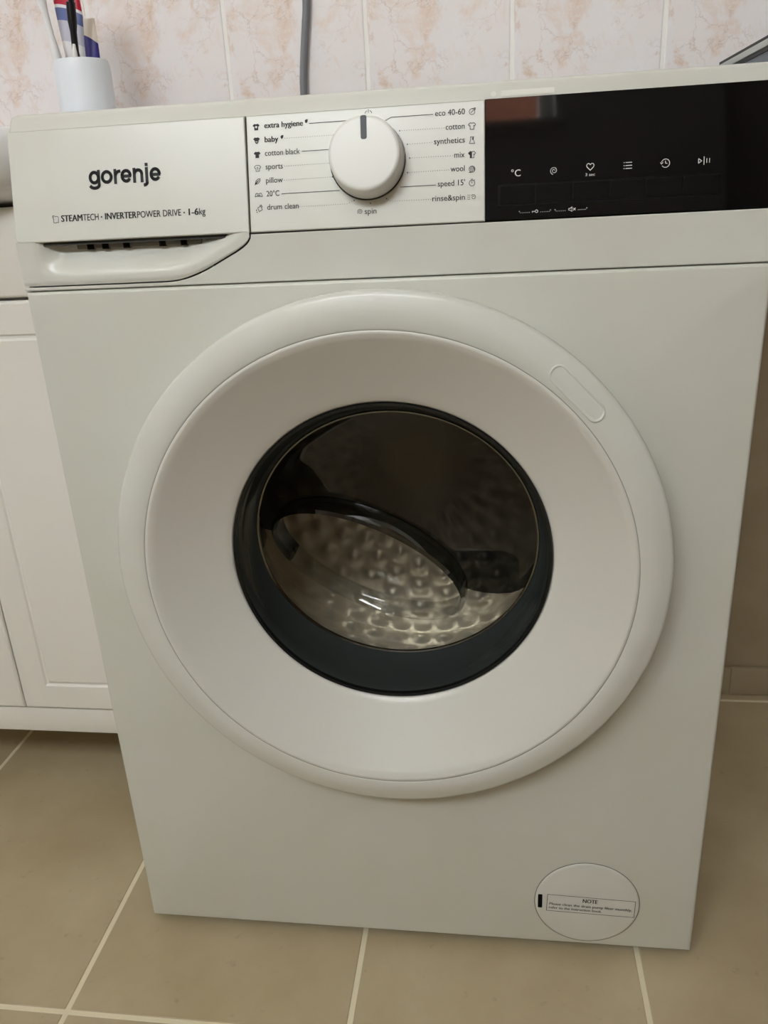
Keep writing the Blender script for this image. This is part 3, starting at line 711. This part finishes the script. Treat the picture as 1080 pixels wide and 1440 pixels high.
loft('bowl_bottom', [cap] + [[capc + (p - capc) * s + nrm * h for p in cap] for s, h in ((0.93, 0.004), (0.75, 0.010), (0.5, 0.015), (0.25, 0.0175), (0.05, 0.018))], M['bowlclear'], door, cap1=True)
# thick moulded ridge around the slanted bottom; upper arc tinted to paint in shade
def ridge(s, h): return [capc + (p - capc) * s + nrm * h for p in cap]
rl = [ridge(1.0, 0.001), ridge(1.035, -0.003), ridge(1.055, -0.010), ridge(1.05, -0.018), ridge(1.02, -0.021), ridge(0.998, -0.016), ridge(0.992, -0.006), ridge(1.0, 0.001)]
loops = rl
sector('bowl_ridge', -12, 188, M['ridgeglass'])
sector('bowl_ridge', 188, 348, M['bowlglass'])

# --- tub, gasket bellows and stainless drum
lathe_y('door_gasket', [(0.150, 0.010), (0.152, 0.030), (0.160, 0.040), (0.168, 0.052), (0.160, 0.064), (0.150, 0.072), (0.152, 0.082), (0.175, 0.084), (0.204, 0.050), (0.204, 0.012), (0.150, 0.010)], DX, DZ, M['seal'], wm, seg=96)
DR, DY0, DY1 = 0.232, 0.092, 0.272
def dimple_grid():
    """Drum shell with rows of small raised bosses as real relief."""
    bm = bmesh.new(); nu, nv = 288, 60; G = []
    for j in range(nv + 1):
        y = DY0 + (DY1 - DY0) * j / nv; row = []
        for i in range(nu):
            a = 2 * PI * i / nu
            k = 48
            ph = a * k / (2 * PI); rw = (y - DY0) / 0.030
            off = 0.5 if int(math.floor(rw)) % 2 else 0.0
            du = ((ph + off) % 1.0) - 0.5; dw = (rw % 1.0) - 0.5
            h = max(0.0, 1 - (du * du + dw * dw) / 0.16)
            r = DR - 0.0048 * h * h * (3 - 2 * h)
            row.append(bm.verts.new((DX + r * math.cos(a), y, DZ + r * math.sin(a))))
        G.append(row)
    for j in range(nv):
        for i in range(nu):
            q = (i + 1) % nu; bm.faces.new((G[j][i], G[j][q], G[j + 1][q], G[j + 1][i]))
    return bm
drum = bmo('drum', dimple_grid(), M['steel'], wm, smooth=True)
lathe_y('drum_front_flange', [(DR, DY0), (0.200, DY0 - 0.004), (0.168, DY0 - 0.003), (0.162, DY0 + 0.003)], DX, DZ, M['steel'], drum, seg=96)
def back_bm():
    bm = bmesh.new(); G = []
    nr, nu = 64, 320
    for j in range(nr + 1):
        r = 0.02 + (DR - 0.02) * j / nr; row = []
        for i in range(nu):
            a = 2 * PI * i / nu
            w = 0.5 + 0.5 * math.cos(a * 32)
            env = sstep(0.06, 0.09, r) * (1 - sstep(0.20, 0.225, r))
            rp = 0.5 + 0.5 * math.cos(2 * PI * (r - 0.06) / 0.030 + (PI if math.cos(a * 16) > 0 else 0))
            y = DY1 - 0.0065 * w * rp * env + 0.02 * (1 - sstep(0.03, 0.1, r))
            row.append(bm.verts.new((DX + r * math.cos(a), y, DZ + r * math.sin(a))))
        G.append(row)
    for j in range(nr):
        for i in range(nu):
            q = (i + 1) % nu; bm.faces.new((G[j][i], G[j][q], G[j + 1][q], G[j + 1][i]))
    bm.faces.new(G[0])
    return bm
bmo('drum_back', back_bm(), M['steel_dull'], drum, smooth=True)
for k in range(3):
    a = math.radians(80 + 120 * k)
    rad = Vector((math.cos(a), 0, math.sin(a))); tan = Vector((-math.sin(a), 0, math.cos(a)))
    loops = []
    for j in range(9):
        y = 0.105 + 0.150 * j / 8; hgt = 0.045 * math.sin(PI * min(1, 0.18 + j / 8 * 0.72)) ** 0.6
        b0 = Vector((DX, y, DZ)) + rad * (DR - 0.001)
        loops.append([b0 + tan * w - rad * h * hgt for w, h in ((-0.030, 0), (-0.016, 0.6), (-0.006, 1.0), (0.006, 1.0), (0.016, 0.6), (0.030, 0))])
    loft('drum_lifter', loops, M['seal'], drum, closed=False, cap0=True, cap1=True)

# ------------------------------------------------------------------ vanity unit and basin, left
VY = 0.15
van = empty('vanity_cabinet', (-0.51, VY, 0.146)); tag(van, 'white lacquered vanity cabinet with panelled doors beside the washing machine', 'cabinet')
VX0, VX1 = -0.902, -0.312
box('carcass', VX0 + 0.002, VX1 - 0.002, VY + 0.019, 0.5068, 0.160, 0.782, M['lacquer'], van)
box('bottom_rail', VX0, VX1, VY + 0.004, VY + 0.019, 0.1465, 0.182, M['lacquer'], van, bev=0.001)
box('fascia_panel', VX0, VX1, VY, VY + 0.018, 0.6945, 0.782, M['lacquer'], van, bev=0.0035, seg=3)
def vanity_door(x0, x1):
    z0, z1 = 0.1845, 0.6912
    d = 0.018; o = []
    # framed leaf: routed rectangular groove
    bm = bmesh.new()
    def loop(ix, y): return [bm.verts.new(p) for p in ((x0 + ix, y, z0 + ix), (x1 - ix, y, z0 + ix), (x1 - ix, y, z1 - ix), (x0 + ix, y, z1 - ix))]
    seq = [(0, VY + d), (0, VY + 0.003), (0.0012, VY + 0.0009), (0.003, VY), (0.034, VY), (0.0362, VY + 0.0020), (0.0385, VY + 0.0020), (0.041, VY)]
    R = [loop(i, y) for i, y in seq]
    for a, b in zip(R, R[1:]):
        for i in range(4): bm.faces.new((a[i], a[(i + 1) % 4], b[(i + 1) % 4], b[i]))
    bm.faces.new(R[-1]); bm.faces.new(list(reversed(R[0])))
    return bmo('cabinet_door', bm, M['lacquer'], van)
vanity_door(-0.7000, -0.5062); vanity_door(-0.5042, VX1 + 0.001); vanity_door(VX0, -0.7020)

def superell(cx, cy, hx, hy, z, n=3.0, seg=64):
    out = []
    for i in range(seg):
        a = 2 * PI * i / seg; c_, s_ = math.cos(a), math.sin(a)
        out.append((cx + hx * math.copysign(abs(c_) ** (2 / n), c_), cy + hy * math.copysign(abs(s_) ** (2 / n), s_), z))
    return out
bcx = -0.612; bas = []
def bl(z, hx, yf, n=3.4): return superell(bcx, (yf + 0.5065) / 2, hx, (0.5065 - yf) / 2, z, n)
for z, hx, yf in ((0.7825, 0.225, 0.190), (0.7835, 0.262, 0.150), (0.789, 0.290, 0.112), (0.800, 0.302, 0.089), (0.820, 0.3075, 0.076), (0.838, 0.3085, 0.072), (0.847, 0.3075, 0.074), (0.8515, 0.304, 0.078), (0.852, 0.298, 0.084)):
    bas.append(bl(z, hx, yf))
def bi(z, hx, hy): return superell(bcx, 0.215, hx, hy, z, 2.6)
for z, hx, hy in ((0.852, 0.262, 0.110), (0.849, 0.256, 0.104), (0.83, 0.245, 0.095), (0.805, 0.215, 0.078), (0.795, 0.15, 0.05), (0.793, 0.02, 0.02)):
    bas.append(bi(z, hx, hy))
basin = loft('washbasin', bas, M['ceramic'], cap0=True, cap1=True, sharp=1.2)
tag(basin, 'white ceramic washbasin with rounded front, set on the vanity cabinet', 'washbasin')

# ------------------------------------------------------------------ cup with toothbrushes and tubes
CX, CY, CZ = -0.3985, 0.390, 0.852
cup = lathe_z('toothbrush_cup', [(0.030, CZ), (0.032, CZ + 0.002), (0.0330, CZ + 0.02), (0.0332, CZ + 0.05), (0.0330, CZ + 0.080), (0.0322, CZ + 0.0875), (0.0312, CZ + 0.0905), (0.0302, CZ + 0.089), (0.0300, CZ + 0.08), (0.029, CZ + 0.006), (0.002, CZ + 0.005)], CX, CY, M['cup'], cap0=True, cap1=True, sharp=1.0)
tag(cup, 'plain white plastic cup holding toothbrushes and toothpaste tubes', 'cup')

def brush(name, foot, head, m, label, width=0.0055, bend=0.004, head_dir=(0, -1, 0)):
    f, h = Vector(foot), Vector(head); root = empty(name, f); tag(root, label, 'toothbrush', 'toothbrushes in the cup')
    n = 14; ax = (h - f).normalized(); side = ax.cross(Vector((0, 1, 0))).normalized()
    pts = []; rr_ = []
    for i in range(n + 1):
        t = i / n
        pts.append(f.lerp(h, t) + side * bend * math.sin(PI * t * 1.5))
        w = width * (0.75 + 0.35 * math.sin(PI * min(1, t * 1.6)) if t < 0.62 else 0.62 if t < 0.8 else 0.85)
        rr_.append(w)
    tube('handle', pts, rr_, m, root, seg=12)
    hd = Vector(head_dir).normalized(); wd = ax.cross(hd).normalized()
    hl = 0.026
    loops = []
    for t, s in ((0, 0.5), (0.15, 0.9), (0.5, 1), (0.85, 0.9), (1, 0.5)):
        c0 = h + ax * hl * t
        loops.append([c0 + wd * 0.0062 * s * math.cos(k * PI / 6) + hd * 0.0026 * math.sin(k * PI / 6) for k in range(12)])
    hobj = loft('head', loops, m, root, cap0=True, cap1=True)
    for j in range(4):
        for i in range(3):
            b0 = h + ax * (0.004 + j * 0.006) + wd * (i - 1) * 0.0036 + hd * 0.002
            tube('bristle_tuft', [b0, b0 + hd * 0.010], 0.0015, M['bristle'], hobj, seg=6)
    return root
brush('toothbrush', (CX - 0.006, CY - 0.010, CZ + 0.008), (CX - 0.034, CY - 0.018, CZ + 0.175), M['brushwhite'], 'plain white toothbrush leaning left in the cup', 0.0062, 0.003)
bb = brush('toothbrush', (CX - 0.003, CY - 0.022, CZ + 0.008), (CX + 0.0115, CY - 0.024, CZ + 0.146), M['brushblack'], 'black toothbrush with white grip and white bristles, front of the cup', 0.0062, -0.001, head_dir=(1, -0.3, 0))
tube('grip_pad', [(CX + 0.0055, CY - 0.0275, CZ + 0.082), (CX + 0.0068, CY - 0.0278, CZ + 0.092), (CX + 0.0075, CY - 0.0272, CZ + 0.104)], [0.0026, 0.0034, 0.0016], M['brushwhite'], bb, seg=10)

def tube_mat(name, stops, slope=0.0):
    """Printed toothpaste tube: colour bands by height, with a curved lower edge."""
    m = mat(name, (1, 1, 1, 1), 0.3); nt = m.node_tree; b = nt.nodes['Principled BSDF']
    tc = nt.nodes.new('ShaderNodeTexCoord'); sp = nt.nodes.new('ShaderNodeSeparateXYZ'); nt.links.new(tc.outputs['Generated'], sp.inputs[0])
    sq_ = nt.nodes.new('ShaderNodeMath'); sq_.operation = 'MULTIPLY'; nt.links.new(sp.outputs['X'], sq_.inputs[0]); nt.links.new(sp.outputs['X'], sq_.inputs[1])
    md = nt.nodes.new('ShaderNodeMath'); md.operation = 'MULTIPLY_ADD'; nt.links.new(sq_.outputs[0], md.inputs[0]); md.inputs[1].default_value = slope; nt.links.new(sp.outputs['Z'], md.inputs[2])
    r = nt.nodes.new('ShaderNodeValToRGB'); r.color_ramp.interpolation = 'CONSTANT'; e = r.color_ramp.elements
    while len(e) < len(stops): e.new(0.5)
    for k, (p, c_) in enumerate(stops): e[k].position = p; e[k].color = c_
    nt.links.new(md.outputs[0], r.inputs['Fac']); nt.links.new(r.outputs['Color'], b.inputs['Base Color'])
    return m
W_, R_, B_, N_ = srgb(238, 238, 242), srgb(196, 38, 64), srgb(110, 124, 176), srgb(58, 52, 140)
M['tube_red'] = tube_mat('red_white_tube_print', [(0.0, W_), (0.52, srgb(206, 206, 222)), (0.645, B_), (0.72, W_), (0.74, R_), (0.815, W_)], 0.06)
M['tube_blue'] = tube_mat('blue_cream_tube_print', [(0.0, W_), (0.50, srgb(120, 100, 150)), (0.60, N_), (0.86, srgb(238, 228, 214))], 0.10)
def paste(name, base, lean, hgt, hw, m, label, thick=0.010):
    bx_, by_, bz_ = base; root = empty(name, base); tag(root, label, 'toothpaste')
    lean = Vector(lean).normalized(); wx = Vector((1, 0, -lean.x)).normalized(); th = lean.cross(wx).normalized()
    loops = []
    for t in [i / 10 for i in range(11)]:
        c0 = Vector(base) + lean * (0.016 + (hgt - 0.016) * t)
        w = hw * (0.72 + 0.28 * min(1, t * 1.5)); k_ = thick * (1 - t) ** 0.8 + 0.0006
        loops.append([c0 + wx * w * math.cos(a) + th * k_ * math.sin(a) for a in [2 * PI * q / 20 for q in range(20)]])
    loft('tube_body', loops, m, root, cap0=True, cap1=True, sharp=1.0)
    tube('screw_cap', [Vector(base), Vector(base) + lean * 0.016], hw * 0.6, M['cap'], root, seg=16)
paste('toothpaste_tube', (CX - 0.002, CY + 0.004, CZ + 0.007), (-0.045, 0.02, 1), 0.190, 0.0165, M['tube_red'], 'white toothpaste tube with red and blue bands, left in the cup')
paste('toothpaste_tube', (CX + 0.010, CY + 0.004, CZ + 0.007), (0.0, 0.02, 1), 0.128, 0.0125, M['tube_blue'], 'short cream and dark blue toothpaste tube, right in the cup', 0.008)

# ------------------------------------------------------------------ cable on the wall, framed panel at right
cp = [(-0.150, 0.5015, 0.55), (-0.1535, 0.5015, 0.75), (-0.1530, 0.5015, 0.86), (-0.1525, 0.5015, 0.91), (-0.1490, 0.5015, 0.945), (-0.1440, 0.5015, 0.98), (-0.1405, 0.5015, 1.01), (-0.138, 0.5015, 1.10), (-0.140, 0.5015, 1.30), (-0.140, 0.5015, 1.62)]
def smooth_pts(P, k=5):
    out = []
    for i in range(len(P) - 1):
        p0_, p1_, p2_, p3_ = [Vector(P[max(0, min(len(P) - 1, q))]) for q in (i - 1, i, i + 1, i + 2)]
        for j in range(k):
            t = j / k
            out.append(0.5 * ((2 * p1_) + (-p0_ + p2_) * t + (2 * p0_ - 5 * p1_ + 4 * p2_ - p3_) * t * t + (-p0_ + 3 * p1_ - 3 * p2_ + p3_) * t ** 3))
    out.append(Vector(P[-1])); return out
cb = tube('power_cable', smooth_pts(cp), 0.0048, M['cable'])
tag(cb, 'thin grey power cable hanging down the marbled tile wall', 'cable')

fp = empty('framed_panel', (0.3735, 0.5075, 0.725)); tag(fp, 'blue-grey panel in a pale metal frame on the wall right of the washing machine', 'panel')
X0, X1, Y0, Y1, Z0, Z1 = 0.366, 0.381, 0.180, 0.5075, 0.725, 0.9045
box('panel_sheet', X0 + 0.003, X1 - 0.003, Y0 + 0.008, Y1 - 0.008, Z0 + 0.008, Z1 - 0.008, M['slate'], fp)
for a in ((Y0, Y1, Z1 - 0.009, Z1 - 0.002), (Y0, Y1, Z0, Z0 + 0.009), (Y0, Y0 + 0.009, Z0 + 0.009, Z1 - 0.009), (Y1 - 0.009, Y1, Z0 + 0.009, Z1 - 0.009)):
    box('frame_bar', X0, X1, a[0], a[1], a[2], a[3], M['alu'], fp, bev=0.001)
box('dark_edge_strip', X0 + 0.001, X1 - 0.001, Y0, Y1, Z1 - 0.002, Z1 + 0.001, M['gasket'], fp)
box('dark_inner_strip', X0 + 0.0015, X1 - 0.0015, Y0 + 0.009, Y1 - 0.009, Z1 - 0.013, Z1 - 0.009, M['gasket'], fp)

# ------------------------------------------------------------------ the house across the yard, mirrored in the display
hs = empty('neighbour_house', (3.4, -6.5, -3)); tag(hs, 'pale house with terracotta roof outside the window, mirrored in the display', 'house')
box('house_wall', -0.25, 7, -9, -4.4, -3, 3.20, M['render'], hs)
bm = bmesh.new(); K = 18
for k in range(K):
    t0, t1 = k / K, (k + 1) / K
    y0, z0 = -4.0 - 2.5 * t0, 3.1 + 2.03 * t0; y1, z1 = -4.0 - 2.5 * t1 - 0.03, 3.1 + 2.03 * t1
    v = [bm.verts.new(p) for p in ((-0.5, y0, z0 + 0.05), (7.3, y0, z0 + 0.05), (7.3, y1, z1 + 0.02), (-0.5, y1, z1 + 0.02), (-0.5, y0, z0), (7.3, y0, z0))]
    bm.faces.new((v[0], v[1], v[2], v[3])); bm.faces.new((v[4], v[5], v[1], v[0]))
bmo('roof', bm, M['terracotta'], hs)
